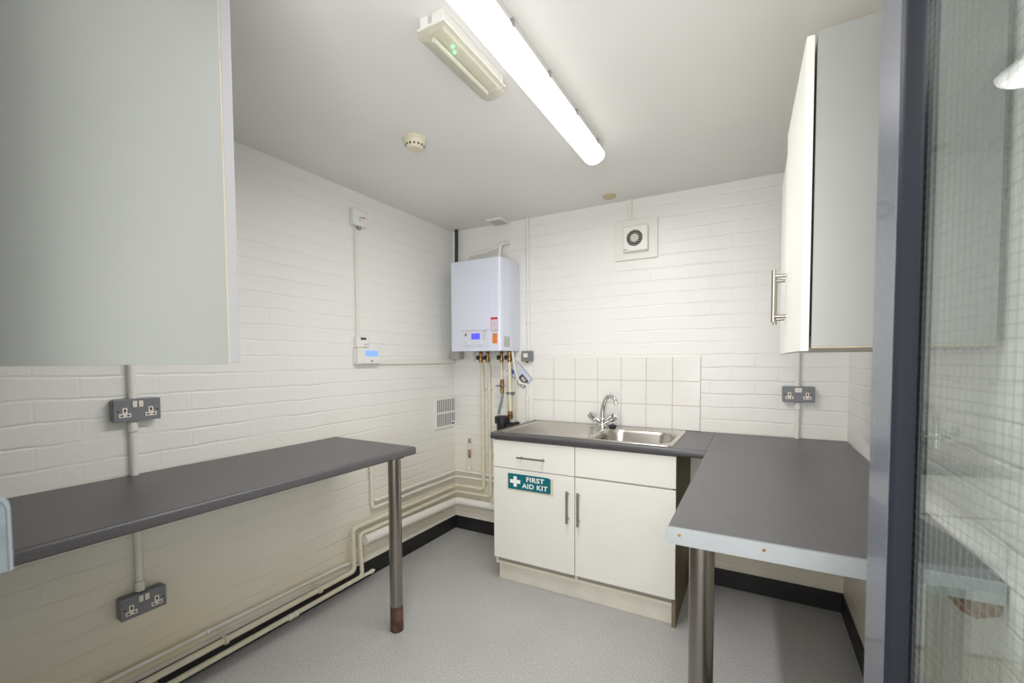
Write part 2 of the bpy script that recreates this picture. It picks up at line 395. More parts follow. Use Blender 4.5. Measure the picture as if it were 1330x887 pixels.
# first aid sign (slightly peeling plate stuck on the left door)
SY = fy1 - .0004
sg = thing('first_aid_sign', 'small teal FIRST AID KIT sign with white cross on cabinet door', 'sign', (.955, SY, .62))
obj('backing', MB().box((.812, SY, .572), (1.108, SY - .0008, .671)), M_signb, sg, label='yellowed backing showing past the plate')
plate = obj('plate', MB().prism([(.819, SY - .0008, .582), (1.086, SY - .0008, .582), (1.092, SY - .0008, .588), (1.092, SY - .0008, .664), (1.080, SY - .0008, .673), (.819, SY - .0008, .673)], (0, -.0016, 0)), M_teal, sg)
ty = SY - .0024
obj('cross', MB().box((.855, ty, .597), (.877, ty - .0005, .659)).box((.832, ty, .617), (.855, ty - .0005, .639)).box((.877, ty, .617), (.900, ty - .0005, .639)), M_signw, sg)
def text_part(txt, x, z, size, y, m, par, off=.0, wide=1.0):
    cu = bpy.data.curves.new('lettering', 'FONT'); cu.body = txt; cu.size = size; cu.align_x = 'CENTER'; cu.extrude = .0002; cu.offset = off; cu.space_character = 1.1
    to = bpy.data.objects.new('lettering', cu); COL.objects.link(to)
    dg = bpy.context.evaluated_depsgraph_get(); dg.update()
    me = to.evaluated_get(dg).to_mesh(); mb = MB(); mb.bm.from_mesh(me); to.evaluated_get(dg).to_mesh_clear()
    COL.objects.unlink(to); bpy.data.objects.remove(to); bpy.data.curves.remove(cu)
    for v in mb.bm.verts: v.co = Vector((x + v.co.x * wide, y - v.co.z, z + v.co.y))
    return obj('lettering', mb, m, par)
text_part('FIRST', .995, .636, .037, ty - .0004, M_signw, sg, off=.0010, wide=1.2)
text_part('AID KIT', .993, .597, .037, ty - .0004, M_signw, sg, off=.0010, wide=1.15)

# worktop over the sink cabinet, with a cut-out for the bowl
ZS = .908
IX = 1.889
sw = thing('sink_worktop', 'charcoal worktop on the sink cabinet against the back wall', 'worktop', (1.3, -.3, .87))
mb = MB()
hx0, hx1, hy0, hy1 = 1.275, 1.722, -.553, -.125
x0, x1 = .708, IX - .001
mb.box((x0, hy1, ZS - .038), (x1, -.002, ZS)).box((x0, hy0, ZS - .038), (hx0, hy1, ZS)).box((hx1, hy0, ZS - .038), (x1, hy1, ZS))
pr = postform(hy0, -.601, ZS - .038, ZS)
mb.prism([(x0, y, z) for y, z in pr], (x1 - x0, 0, 0))
obj('top', mb, M_top, sw)
pe = postform(-.583, -.6022, ZS - .0375, ZS - .004, .012)
obj('front_edge', MB().prism([(x0 + .0005, y, z) for y, z in pe], (x1 - x0 - .001, 0, 0)), M_edge, sw)

# right-hand worktop running forward from the back wall
rw = thing('worktop', 'charcoal worktop with aluminium end trim along the right wall behind door', 'worktop', (2.2, -.83, 0))
RY = -1.650
mb = MB(); pr = postform(W - .003, IX, ZS - .038, ZS)
mb.prism([(x, RY, z) for x, z in pr], (0, -.602 - RY, 0)).box((IX, -.602, ZS - .038), (W - .003, -.002, ZS))
obj('top', mb, M_top, rw)
tr = MB()
c = .012
pts = [(IX + .001 + c, RY, ZS - .0405), (W - .004, RY, ZS - .0405), (W - .004, RY, ZS + .0015), (IX + .001 + c*.4, RY, ZS + .0015), (IX + .001, RY, ZS - .004), (IX + .001, RY, ZS - .031)]
tr.prism(pts, (0, -.0035, 0)).box((IX + .006, RY, ZS + .0001), (W - .004, RY + .006, ZS + .0016))
trim = obj('end_trim', tr, M_alu, rw, label='pale aluminium strip screwed to the worktop end')
for sx in (1.922, 2.108, 2.318):
    obj('screw', MB().lathe((sx, RY - .0032, ZS - .0145), (0, -1, 0), [(.0042, 0), (.004, .0012), (0, .0016)], 14), M_brass, trim)
leg(rw, 1.968, -1.575, ZS - .038, False)
obj('support_bracket', MB().prism([(2.505, -1.635, ZS - .039), (2.415, -1.635, ZS - .039), (2.432, -1.635, ZS - .052), (2.450, -1.635, ZS - .074), (2.472, -1.635, ZS - .084), (2.505, -1.635, ZS - .070)], (0, .03, 0)), M_wood, rw, label='brown timber bracket below the worktop')

# ------------------------------------------------------------------ sink
sk = thing('sink', 'stainless steel inset sink with ribbed drainer on its left', 'sink', (1.245, -.30, ZS))
SX0, SX1, SY0, SY1 = .757, 1.735, -.572, -.045
bx0, bx1, by0, by1 = 1.292, 1.706, -.540, -.160
def rrect(x, y, x0, x1, y0, y1, r):
    cx, cy = (x0+x1)/2, (y0+y1)/2
    dx = abs(x-cx) - ((x1-x0)/2 - r); dy = abs(y-cy) - ((y1-y0)/2 - r)
    return math.hypot(max(dx, 0), max(dy, 0)) + min(max(dx, dy), 0) - r     # negative inside
def sm(t): t = max(0, min(1, t)); return t*t*(3-2*t)
def sink_z(x, y):
    z = .0075
    ds = -rrect(x, y, SX0, SX1, SY0, SY1, .02)          # distance from the outer rim
    z -= .006 * (1 - sm(ds / .006))
    z -= .0035 * sm((ds - .014) / .008)                   # pressed inner tray
    if x < 1.25:
        k = sm((ds - .022) / .012) * sm((1.235 - x) / .04)
        z += .0024 * k * (cos(2*pi*(y + .05*(x-.76)) / .038))
    d = -rrect(x, y, bx0, bx1, by0, by1, .105)
    if d > -.012: z -= .150 * sm((d + .004) / .046) ** .85 + .002 * sm((d + .012) / .012)
    if d > .05: z -= .006 * sm((d - .05) / .12)
    return ZS + z
NX, NY = 230, 124
mb = MB(); g = []
for j in range(NY + 1):
    y = SY0 + (SY1 - SY0) * j / NY
    g.append([mb.bm.verts.new((SX0 + (SX1-SX0)*i/NX, y, sink_z(SX0 + (SX1-SX0)*i/NX, y))) for i in range(NX + 1)])
for j in range(NY):
    for i in range(NX): mb.bm.faces.new((g[j][i], g[j][i+1], g[j+1][i+1], g[j+1][i]))
so = obj('basin', mb, M_inox, sk, sharp=75)
obj('waste', MB().lathe((1.50, -.35, ZS - .147), (0, 0, 1), [(.043, 0), (.042, .003), (.030, .0015), (0, .001)], 28), M_chrome, sk)
obj('overflow', MB().lathe((1.309, -.30, ZS - .045), (1, 0, .55), [(.016, 0), (.016, .003), (.010, .004), (0, .003)], 20), M_dark, sk)

tap = thing('mixer_tap', 'chrome mixer tap with two cross heads and curved spout', 'tap', (1.245, -.115, ZS))
TX, TY, TZ = 1.245, -.115, ZS + .004
obj('body', MB().lathe((TX, TY, TZ), (0, 0, 1), [(.027, 0), (.027, .006), (.021, .012), (.019, .03), (.022, .045), (.021, .06), (.016, .068), (0, .07)], 28)
    .tube([(TX - .045, TY + .002, TZ + .05), (TX, TY, TZ + .022), (TX + .045, TY - .004, TZ + .05)], .0135, 18, fillet=.012), M_chrome, tap)
for s_ in (-1, 1):
    ax = Vector((s_ * .82, -.06 * s_, .57))
    h = obj('tap_head', MB().lathe((TX + s_*.036, TY - .003*s_, TZ + .044), ax, [(.012, 0), (.0165, .008), (.0185, .014), (.0215, .017), (.0235, .056), (.021, .062), (.013, .064), (0, .065)], 24), M_chrome, tap)
    mbf = MB()
    u = ax.normalized().cross(Vector((0, 1, 0))).normalized(); w = ax.normalized().cross(u)
    for k in range(6):
        e = u * cos(k*pi/3) + w * sin(k*pi/3); o0 = Vector((TX + s_*.036, TY - .003*s_, TZ + .044)) + ax.normalized() * .019
        mbf.tube([o0 + e*.0212, o0 + ax.normalized()*.036 + e*.0228], .0035, 8)
    obj('grip_ribs', mbf, M_chrome, h)
sp_ = []
for k in range(15):
    t = k / 14; ang = pi * .98 * t
    if t < .45: pass
    sp_.append((t, ang))
path = [(TX, TY, TZ + .06), (TX + .002, TY - .001, TZ + .10), (TX + .010, TY - .006, TZ + .145), (TX + .024, TY - .013, TZ + .178), (TX + .042, TY - .023, TZ + .196), (TX + .062, TY - .034, TZ + .202), (TX + .080, TY - .044, TZ + .196), (TX + .093, TY - .051, TZ + .182), (TX + .098, TY - .054, TZ + .168)]
obj('spout', MB().tube(path, .013, 18, radii=[.019, .0175, .016, .015, .0145, .014, .014, .014, .014])
    .lathe(path[-1], (.25, -.14, -1), [(.0145, 0), (.0145, .016), (.011, .018), (0, .017)], 20), M_chrome, tap)
single('sink_plug', MB().lathe((1.318, -.145, ZS + .0048), (0, 0, 1), [(.017, 0), (.022, .004), (.024, .012), (.024, .018), (.02, .021), (.006, .022), (.005, .028), (0, .029)], 26), M_black,
       'black rubber sink plug resting on the rim beside the tap', 'plug', (1.318, -.145, ZS + .0048))

# tiles: three courses of seven
ts = thing('tile_splashback', 'three rows of white square tiles with tan grout behind sink', 'tiles', (1.255, 0, .909))
tx0, tx1, tz0, tz1 = .705, 1.806, .909, 1.353
obj('grout', MB().box((tx0, -.0005, tz0), (tx1, -.006, tz1 - .001)), M_grout, ts)
mb = MB(); tw = (tx1 - tx0) / 7; th = (tz1 - tz0) / 3
for i in range(7):
    for j in range(3):
        g_ = .0016 if i < 6 else .0005
        mb.box((tx0 + i*tw + .0013, -.0055, tz0 + j*th + .0013), (tx0 + (i+1)*tw - .0013, -.0085, tz0 + (j+1)*th - .0013), .0012, 2)
obj('tiles', mb, M_tile, ts)

# ------------------------------------------------------------------ wall cabinets
rc = thing('wall_cabinet', 'grey sided wall cabinet with white doors high on the right wall', 'cabinet', (2.35, -1.11, 1.368))
RX, RZ0, RZ1, RYA, RYB = 2.196, 1.362, 2.066, -1.600, -.62
obj('carcass', MB().box((RX, RYA + .018, RZ0 + .0015), (W - .014, RYB, RZ0 + .03)).box((RX, RYA + .018, RZ1 - .018), (W - .014, RYB, RZ1))
    .box((RX, RYB - .018, RZ0 + .03), (W - .014, RYB, RZ1 - .018)).box((W - .02, RYA + .018, RZ0 + .03), (W - .012, RYB - .018, RZ1 - .018))
    .box((RX, -1.118, RZ0 + .03), (W - .02, -1.10, RZ1 - .018)), M_carcw, rc)
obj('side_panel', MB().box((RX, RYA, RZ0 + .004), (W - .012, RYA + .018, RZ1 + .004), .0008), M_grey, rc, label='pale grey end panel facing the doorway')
obj('bottom_edging', MB().box((RX, RYA + .001, RZ0 + .001), (W - .012, RYA + .018, RZ0 + .0038)), M_edgeraw, rc)
def cab_door(y0, y1, ajar, hinge):
    mb = MB().box((RX - .0205, y0, RZ0 - .006), (RX - .0045, y1, RZ1 - .001), .002)
    if ajar: bmesh.ops.rotate(mb.bm, cent=(RX - .0045, hinge, 0), matrix=Matrix.Rotation(ajar, 3, 'Z'), verts=mb.bm.verts)
    return obj('door', mb, M_cab, rc)
dA = cab_door(RYA, -1.113, radians(1.0), RYA)
fx = RX - .0205 - .008
hd = MB()
bar_handle(dA, (fx, -1.165, 1.456), (fx, -1.165, 1.622), (-1, 0, 0), stand=.034, r=.007)
dB = cab_door(-1.107, RYB, 0, 0)
bar_handle(dB, (RX - .0205, -1.055, 1.456), (RX - .0205, -1.055, 1.622), (-1, 0, 0), stand=.034, r=.007)

LX, LYB, LYF = 1.2, YF + .004, -2.341
lc = thing('wall_cabinet', 'large grey cabinet side filling the upper left corner of view', 'cabinet', (.7, -2.52, 1.336))
obj('carcass', MB().box((.2, LYB, 1.338), (LX - .018, LYF, 1.356)).box((.2, LYB, 2.07), (LX - .018, LYF, 2.088)).box((.2, LYB, 1.356), (.218, LYF, 2.07))
    .box((.218, LYB, 1.356), (LX - .018, LYB + .008, 2.07)), M_carcw, lc)
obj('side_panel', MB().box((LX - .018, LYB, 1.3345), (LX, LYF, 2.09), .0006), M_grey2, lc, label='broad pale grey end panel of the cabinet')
obj('front_edging', MB().box((LX - .0175, LYF, 1.3345), (LX - .0004, LYF + .0016, 2.09)), M_edgeraw, lc)
for a_, b_, hx in ((.2, .698, .66), (.702, LX + .0005, .74)):
    dd = obj('door', MB().box((a_, LYF + .002, 1.3365), (b_, LYF + .021, 2.086), .0012), M_lip, lc)
    bar_handle(dd, (hx, LYF + .021, 1.43), (hx, LYF + .021, 1.63), (0, 1, 0))

# ------------------------------------------------------------------ boiler
bo = thing('boiler', 'white wall-hung boiler with blue display in the back corner', 'boiler', (.385, -.01, 1.40))
BX0, BX1, BY, BZ0, BZ1 = .176, .594, -.277, 1.403, 2.030
def rounded_plan(x0, x1, yb, yf, r, n=6):
    P = [(x0, yb), (x0, yf + r)]
    P += [(x0 + r - r*cos(k/n*pi/2), yf + r - r*sin(k/n*pi/2)) for k in range(1, n+1)]
    P += [(x1 - r + r*sin(k/n*pi/2), yf + r - r*cos(k/n*pi/2)) for k in range(0, n+1)]
    P += [(x1, yb)]
    return P
mb = MB(); mb.prism([(x, y, BZ0) for x, y in rounded_plan(BX0, BX1, -.012, BY, .022)], (0, 0, BZ1 - BZ0))
obj('casing', mb, M_boiler, bo)
obj('mounting_frame', MB().box((BX0 + .03, -.012, BZ0 + .03), (BX1 - .03, -.0005, BZ1 - .03)), M_galv, bo)
obj('front_seam', MB().box((.5085, BY - .0002, BZ0 + .002), (.5105, BY - .0008, BZ1 - .002)).box((.244, BY - .0002, BZ0 + .002), (.246, BY - .0006, BZ1 - .002)), M_boilerp, bo)
pn = obj('control_panel', MB().box((.281, BY - .0002, 1.430), (.499, BY - .003, 1.546), .001).box((.281, BY - .0005, 1.5465), (.499, BY - .007, 1.5505)), M_boilerp, bo)
obj('display', MB().box((.360, BY - .003, 1.483), (.430, BY - .0042, 1.524)), M_lcd2, pn, label='glowing blue display')
for kx in (.334, .438):
    obj('knob', MB().lathe((kx, BY - .003, 1.456), (0, -1, 0), [(.018, 0), (.017, .007), (.014, .009), (0, .009)], 24).box((kx - .002, BY - .011, 1.442), (kx + .002, BY - .0145, 1.470)), M_boiler, pn)
obj('gauge', MB().lathe((.312, BY - .003, 1.517), (0, -1, 0), [(.010, 0), (.009, .002), (0, .0025)], 20), M_ink, pn)
mb = MB()
for i, (zz, ln) in enumerate(((1.531, .034), (1.515, .022), (1.505, .026), (1.495, .018), (1.485, .022))):
    mb.box((.452, BY - .003, zz), (.452 + ln, BY - .0035, zz + (.004 if i == 0 else .0022)))
obj('panel_print', mb, M_ink, pn)
st = obj('warning_sticker', MB().box((.517, BY - .0002, 1.533), (.589 - .018, BY - .0010, 1.628)), M_red, bo, label='red bordered warning sticker')
mb = MB().box((.5195, BY - .0010, 1.5355), (.5685, BY - .0014, 1.613)); obj('sticker_paper', mb, M_pinkp, st)
mb = MB()
for k in range(6): mb.box((.523, BY - .0014, 1.543 + k*.0115), (.565 - (k % 3)*.006, BY - .0017, 1.5455 + k*.0115))
obj('sticker_print', mb, M_ink, st)
st = obj('approval_sticker', MB().box((.530, BY - .0002, 1.452), (.568, BY - .0010, 1.520)), M_orange, bo, label='small orange sticker')
for x0_, x1_, z0_, z1_ in ((.532, .566, 1.513, 1.518), (.532, .542, 1.497, 1.508), (.532, .541, 1.455, 1.466)):
    obj('sticker_print', MB().box((x0_, BY - .001, z0_), (x1_, BY - .0015, z1_)), M_ink, st)
obj('rating_plate', MB().box((BX1, -.236, 1.428), (BX1 + .0008, -.155, 1.503)), M_greyp, bo, label='grey rating plate on the right side')
# flue and loop on the top of the boiler
obj('flue_pipe', MB().lathe((.497, -.13, BZ1), (0, 0, 1), [(.020, 0), (.019, .012), (.012, .014)], 24).tube([(.497, -.13, BZ1 + .012), (.506, -.125, BZ1 + .12), (.508, -.06, BZ1 + .15), (.508, -.001, BZ1 + .15)], .011, 16, fillet=.03), M_cond, bo)
obj('top_loop', MB().tube([(.20, -.12, BZ1 - .002), (.205, -.12, BZ1 + .06), (.26, -.11, BZ1 + .085), (.36, -.10, BZ1 + .09), (.45, -.10, BZ1 + .105), (.488, -.10, BZ1 + .125)], .009, 12, fillet=.04).lathe((.33, -.12, BZ1), (0, 0, 1), [(.03, 0), (.028, .012), (0, .016)], 22), M_cond, bo)
# brass valves under the boiler
VY = -.07
for vx, r in ((.300, .012), (.360, .011), (.478, .011), (.545, .014)):
    v = obj('valve', MB().lathe((vx, VY, BZ0 - .002), (0, 0, -1), [(r, 0), (r*1.25, .004), (r*1.25, .018), (r*.9, .02), (r*.9, .038), (r*1.4, .042), (r*1.4, .066), (r, .068), (r, .078)], 12), M_brass, bo, label='brass isolating valve')
    obj('valve_cap', MB().box((vx - r - .022, VY - .014, BZ0 - .060), (vx - r - .002, VY + .010, BZ0 - .030), .003), M_black, v)
ZV = BZ0 - .078

# ------------------------------------------------------------------ pipework
def clip(par, p, n, r, m=M_white):
    """saddle clip round a pipe at p, fixed back to the wall along n"""
    p = Vector(p); n = Vector(n)
    return p, n
def pipe(name, label, pts, r, m, fil=.03, clips=(), base=None, extra=None):
    o = thing(name, label, 'pipe', pts[0] if base is None else base)
    obj('run', MB().tube(pts, r, 16, fillet=fil), m, o)
    for (p, ax, wall) in clips:
        p = Vector(p); a = Vector(ax)
        mb = MB().lathe(p - a * .008, a, [(r + .0008, 0), (r + .0045, .001), (r + .0045, .015), (r + .0008, .016)], 18)
        w = Vector(wall); mb.tube([p + (w - p).normalized() * r, w], .005, 8)
        obj('clip', mb, m, o)
    return o
A = pipe('heating_pipe', 'cream pipe from boiler turning along left wall, uppermost of the thick pair',
     [(.300, VY, ZV - .0005), (.300, -.05, ZV - .05), (.300, -.042, .36), (.042, -.042, .36), (.042, -1.058, .358), (.052, -1.062, .112), (.062, -2.69, .112)], .014, M_cream, .03,
     clips=[((.300, -.045, 1.12), (0, 0, 1), (.300, 0, 1.12)), ((.299, -.043, .62), (0, 0, 1), (.299, 0, .62)), ((.058, -1.30, .112), (0, 1, 0), (0, -1.30, .135)), ((.060, -1.78, .112), (0, 1, 0), (0, -1.78, .14))], base=(.300, VY, .36))
A = pipe('heating_pipe', 'cream pipe from boiler second valve, just beneath the thicker cream pipe',
     [(.360, VY, ZV - .0005), (.360, -.05, ZV - .05), (.360, -.042, .312), (.042, -.042, .310), (.042, -1.008, .308), (.060, -1.012, .060), (.075, -2.69, .060)], .0125, M_cream, .025,
     clips=[((.360, -.044, 1.12), (0, 0, 1), (.360, 0, 1.12)), ((.362, -.043, .62), (0, 0, 1), (.362, 0, .62)), ((.072, -2.02, .060), (0, 1, 0), (.009, -2.02, .060))], base=(.360, VY, .31))
obj('drain_branch', MB().tube([(.060, -1.02, .058), (.062, -.95, .058)], .010, 14).lathe((.062, -.95, .058), (0, 1, 0), [(.013, 0), (.013, .018), (.008, .02), (.006, .032), (0, .033)], 16), M_pipe, A)
obj('coupling', MB().lathe((.068, -1.49, .060), (0, 1, 0), [(.011, 0), (.0155, .002), (.0155, .022), (.012, .024), (.012, .03), (.0155, .032), (.0155, .05), (.011, .052)], 16), M_pipe, A)
pipe('water_pipe', 'topmost thin white pipe low on left wall ending in hooked elbow',
     [(.705, -.03, .468), (.030, -.030, .472), (.030, -.83, .470), (.030, -.856, .468), (.002, -.858, .466)], .0105, M_pipe, .018,
     clips=[((.030, -.17, .471), (0, 1, 0), (0, -.17, .471))])
pipe('water_pipe', 'thin white pipe turning up the left wall beneath the worktop end',
     [(.705, -.03, .436), (.030, -.030, .424), (.026, -.45, .428), (.022, -.888, .424), (.018, -.890, .80), (.001, -.890, .815)], .0105, M_pipe, .02,
     clips=[((.026, -.45, .428), (0, 1, 0), (0, -.45, .428)), ((.020, -.889, .66), (0, 0, 1), (0, -.889, .66))])
o = thing('lagged_pipe', 'fat white lagged pipe lowest of those round the corner', 'pipe', (.055, -.5, .22))
obj('run', MB().tube([(.705, -.055, .242), (.055, -.055, .242), (.055, -.90, .264), (.055, -.955, .264), (.055, -.978, .264), (.055, -.985, .264)], .029, 20, fillet=.05, radii=None), M_lag, o)
pipe('skirting_pipe', 'thin white pipe clipped just above the skirting under left worktop',
     [(.018, -.975, .138), (.022, -1.13, .160), (.020, -1.80, .168), (.020, -2.69, .168)], .0085, M_pipe, .03,
     clips=[((.020, -1.83, .168), (0, 1, 0), (0, -1.83, .168))])
g = thing('gas_test_point', 'short capped upright pipe with brown tag above the corner pipes', 'pipe', (.160, -.03, .482))
obj('stem', MB().tube([(.160, -.03, .4825), (.163, -.03, .70)], .009, 14).lathe((.160, -.03, .483), (0, 0, 1), [(.016, 0), (.016, .03), (.010, .034)], 16), M_pipe, g)
obj('tag', MB().lathe((.162, -.03, .585), (0, 0, 1), [(.0105, 0), (.0125, .003), (.0125, .06), (.0105, .063)], 16), mat('brown_tag', (.30, .20, .13), .6, var=.2, var_scale=40), g)
obj('cap', MB().lathe((.163, -.03, .70), (0, 0, 1), [(.011, 0), (.011, .03), (.008, .034), (0, .035)], 16), M_galv, g)

# supplies that drop behind the sink worktop
o = thing('filling_loop', 'pipe with lever valve and braided hose beneath the boiler', 'pipe', (.478, VY, 1.0))
obj('run', MB().tube([(.478, VY, ZV - .0005), (.480, VY, 1.195)], .0085, 14), M_cream, o)
v = obj('valve', MB().lathe((.482, VY, 1.20), (0, 0, -1), [(.0085, 0), (.014, .003), (.014, .02), (.010, .022), (.016, .03), (.016, .055), (.010, .06), (.013, .066), (.013, .10), (.008, .104)], 12), M_brass, o, label='brass valve body')
obj('valve_lever', MB().box((.440, VY - .024, 1.148), (.515, VY - .017, 1.158), .002).lathe((.482, VY - .01, 1.153), (0, -1, 0), [(.008, 0), (.008, .014)], 12), M_galv, v)
obj('hose', MB().tube([(.482, VY, 1.10), (.484, VY - .005, 1.06), (.470, VY - .015, 1.0), (.462, VY - .02, .958), (.465, VY - .02, .945)], .0085, 12, fillet=.02), M_galv, o, label='braided grey hose')
o = thing('cold_pipe', 'thick cream pipe with brass union below the rightmost boiler valve', 'pipe', (.545, VY, .95))
obj('run', MB().tube([(.545, VY, ZV - .0005), (.547, VY, 1.10), (.550, VY, .919)], .0135, 16), M_cream, o)
obj('clip', MB().lathe((.547, VY, 1.110), (0, 0, -1), [(.014, 0), (.019, .002), (.019, .016), (.014, .018)], 16).tube([(.520, VY - .005, 1.10), (.585, VY - .005, 1.096)], .006, 10).tube([(.547, VY + .013, 1.10), (.547, 0, 1.10)], .006, 8), M_galv, o)
obj('union', MB().lathe((.549, VY, .972), (0, 0, -1), [(.014, 0), (.018, .002), (.018, .025), (.015, .027), (.019, .03), (.019, .055)], 10), M_brass, o)
single('copper_tail', MB().tube([(.500, -.022, 1.22), (.504, -.022, .90)], .008, 12), M_cream, 'thin cream pipe on the wall behind the braided hose', 'pipe', (.502, -.022, .90))
single('copper_tail', MB().tube([(.574, -.022, 1.34), (.572, -.022, .90)], .008, 12), M_cream, 'thin cream pipe on the wall right of the thick cream pipe', 'pipe', (.573, -.022, .90))
o = thing('condensate_trap', 'black plastic trap standing at the worktop left end', 'trap', (.50, -.10, .78))
obj('body', MB().lathe((.500, -.10, .78), (0, 0, 1), [(.020, 0), (.030, .01), (.040, .06), (.042, .105), (.056, .107), (.056, .150), (.050, .156), (.020, .158), (0, .158)], 28), M_black, o)
obj('outlet', MB().tube([(.535, -.10, .865), (.60, -.085, .868)], .028, 18).lathe((.60, -.085, .868), (1, .1, 0), [(.033, 0), (.033, .022), (.022, .026), (0, .027)], 18), M_black, o)
obj('support_pipe', MB().tube([(.500, -.10, .785), (.500, -.10, .68), (.500, -.002, .64)], .014, 12, fillet=.03), M_black, o)

def conduit(label, pts, w=.011, m=M_cond, clips=(), fil=.015):
    o = thing('conduit', label, 'conduit', pts[0])
    obj('run', MB().tube(pts, w, 14, fillet=fil), m, o)
    for p in clips:
        obj('clip', MB().lathe(Vector(p[0]) - Vector(p[1]) * .02, p[1], [(w + .0005, 0), (w + .004, .002), (w + .004, .038), (w + .0005, .04)], 16), m, o)
    return o
conduit('white conduit bent round the plastic wallet below boiler',
        [(.580, -.09, BZ0 - .001), (.580, -.055, 1.27), (.602, -.026, 1.170), (.658, -.018, 1.164), (.660, -.014, 1.13), (.660, -.014, .905)], .0085, M_cond, clips=[((.660, -.014, 1.06), (0, 0, 1))])
conduit('tall white conduit from ceiling to grey isolator right of boiler', [(.664, -.012, H), (.668, -.012, 1.403)], .010, M_cond, clips=[((.665, -.012, 2.13), (0, 0, 1)), ((.667, -.012, 1.62), (0, 0, 1))])
conduit('dark pipe dropping from the ceiling behind boiler left corner', [(.064, -.035, H), (.062, -.033, 2.22), (.056, -.033, 1.98), (.056, -.002, 1.95)], .013, mat('dark_grey_cable', (.03, .03, .034), .5), fil=.04)
# fused isolator
iso = thing('isolator_switch', 'small square grey switched isolator right of the boiler', 'switch', (.665, 0, 1.365))
obj('back_box', MB().box((.622, -.001, 1.330), (.706, -.032, 1.403), .006), M_sock, iso)
obj('face_plate', MB().box((.622, -.032, 1.330), (.706, -.038, 1.403), .003), M_sock, iso)
obj('rocker', MB().box((.640, -.038, 1.357), (.676, -.041, 1.386), .001), M_pin, iso)
obj('cable_gland', MB().lathe((.660, -.018, 1.330), (0, 0, -1), [(.009, 0), (.010, .006), (.007, .012)], 12), M_brass, iso)
# plastic wallet with leaflet, hung askew
wl = thing('document_wallet', 'clear plastic wallet with leaflet hung askew under the boiler', 'wallet', (.59, -.002, 1.23))
q = [(.571, -.002, 1.340), (.700, -.002, 1.200), (.622, -.002, 1.128), (.480, -.002, 1.262)]
obj('sleeve', MB().prism(q, (0, -.004, 0)), M_poly, wl)
def inq(u, v): # bilinear inside the wallet
    a = Vector(q[0]).lerp(Vector(q[1]), u); b = Vector(q[3]).lerp(Vector(q[2]), u); return a.lerp(b, v)
def patch(u0, u1, v0, v1, y): return [Vector((p.x, y, p.z)) for p in (inq(u0, v0), inq(u1, v0), inq(u1, v1), inq(u0, v1))]
obj('leaflet', MB().prism(patch(.05, .95, .08, .92, -.0065), (0, -.0008, 0)), mat('leaflet_paper', (.60, .66, .78), .5), wl)
obj('leaflet_photo', MB().prism(patch(.55, .93, .32, .70, -.0075), (0, -.0008, 0)), mat('leaflet_dark_photo', (.07, .07, .075), .5), wl)
obj('leaflet_panel', MB().prism(patch(.64, .84, .42, .60, -.0085), (0, -.0006, 0)), mat('leaflet_pale_panel', (.52, .52, .53), .5), wl)
obj('leaflet_band', MB().prism(patch(.07, .30, .62, .90, -.0075), (0, -.0008, 0)), mat('leaflet_blue', (.07, .14, .42), .5), wl)
# junction boxes below the boiler
jb = thing('junction_box', 'small grey junction box below the left side of boiler', 'box', (.06, 0, 1.37))
obj('box', MB().box((.012, -.001, 1.345), (.100, -.06, 1.408), .003), mat('grey_pvc_box', (.46, .45, .43), .5), jb)
obj('lid', MB().box((.014, -.06, 1.347), (.098, -.064, 1.406), .002), mat('grey_pvc_lid', (.50, .49, .47), .5), jb)
o = thing('cable_trunking', 'short white trunking bend below boiler beside the grey box', 'trunking', (.15, 0, 1.34))
obj('run', MB().box((.102, -.001, 1.330), (.205, -.020, 1.350), .002).box((.188, -.001, 1.350), (.205, -.020, 1.41), .002), M_cond, o)

# ------------------------------------------------------------------ controls on the left wall
rb = thing('wireless_receiver', 'small white control box high on left wall above the thermostat', 'control box', (0, -.945, 2.12))
obj('case', MB().box((.0005, -1.000, 2.135), (.032, -.893, 2.232), .006, 3), M_white, rb)
obj('print', MB().box((.032, -.955, 2.184), (.0326, -.935, 2.189)).box((.032, -.962, 2.169), (.0326, -.945, 2.174)), M_ink, rb)
obj('print', MB().box((.032, -.932, 2.186), (.0326, -.914, 2.193)), M_red, rb, label='red printed mark')
obj('cable_entry', MB().lathe((.014, -.945, 2.135), (0, 0, -1), [(.012, 0), (.012, .01), (.009, .018)], 14), M_galv, rb)
tk = thing('cable_trunking', 'vertical white mini trunking between control box and thermostat', 'trunking', (.0, -.963, 1.49))
obj('run', MB().box((.0005, -.977, 1.488), (.016, -.951, 2.117), .002), M_cond, tk)
rt = thing('room_thermostat', 'small white thermostat with dial above the blue screened programmer', 'thermostat', (0, -.945, 1.415))
obj('case', MB().box((.0005, -.990, 1.4165), (.034, -.902, 1.487), .006, 3), M_white, rt)
obj('display', MB().box((.034, -.965, 1.464), (.0348, -.923, 1.478)), M_lcdd, rt)
obj('dial', MB().lathe((.034, -.926, 1.438), (1, 0, 0), [(.019, 0), (.018, .006), (.015, .008), (0, .008)], 24), M_white, rt)
obj('dial_mark', MB().box((.042, -.940, 1.436), (.0428, -.924, 1.439)), M_ink, rt)
pg = thing('heating_programmer', 'white heating programmer with blue lit screen on left wall', 'programmer', (0, -.92, 1.32))
obj('back_box', MB().box((.0005, -1.000, 1.321), (.022, -.816, 1.414), .003), M_white, pg)
obj('case', MB().box((.022, -.996, 1.319), (.046, -.816, 1.415), .007, 3), M_white, pg)
obj('display', MB().box((.046, -.945, 1.366), (.0468, -.843, 1.401)), M_lcd, pg, label='light blue lit screen')
obj('flap', MB().box((.046, -.955, 1.327), (.048, -.845, 1.356), .001), M_white, pg)
obj('button', MB().box((.048, -.905, 1.334), (.0492, -.885, 1.342), .001), M_ink, pg)
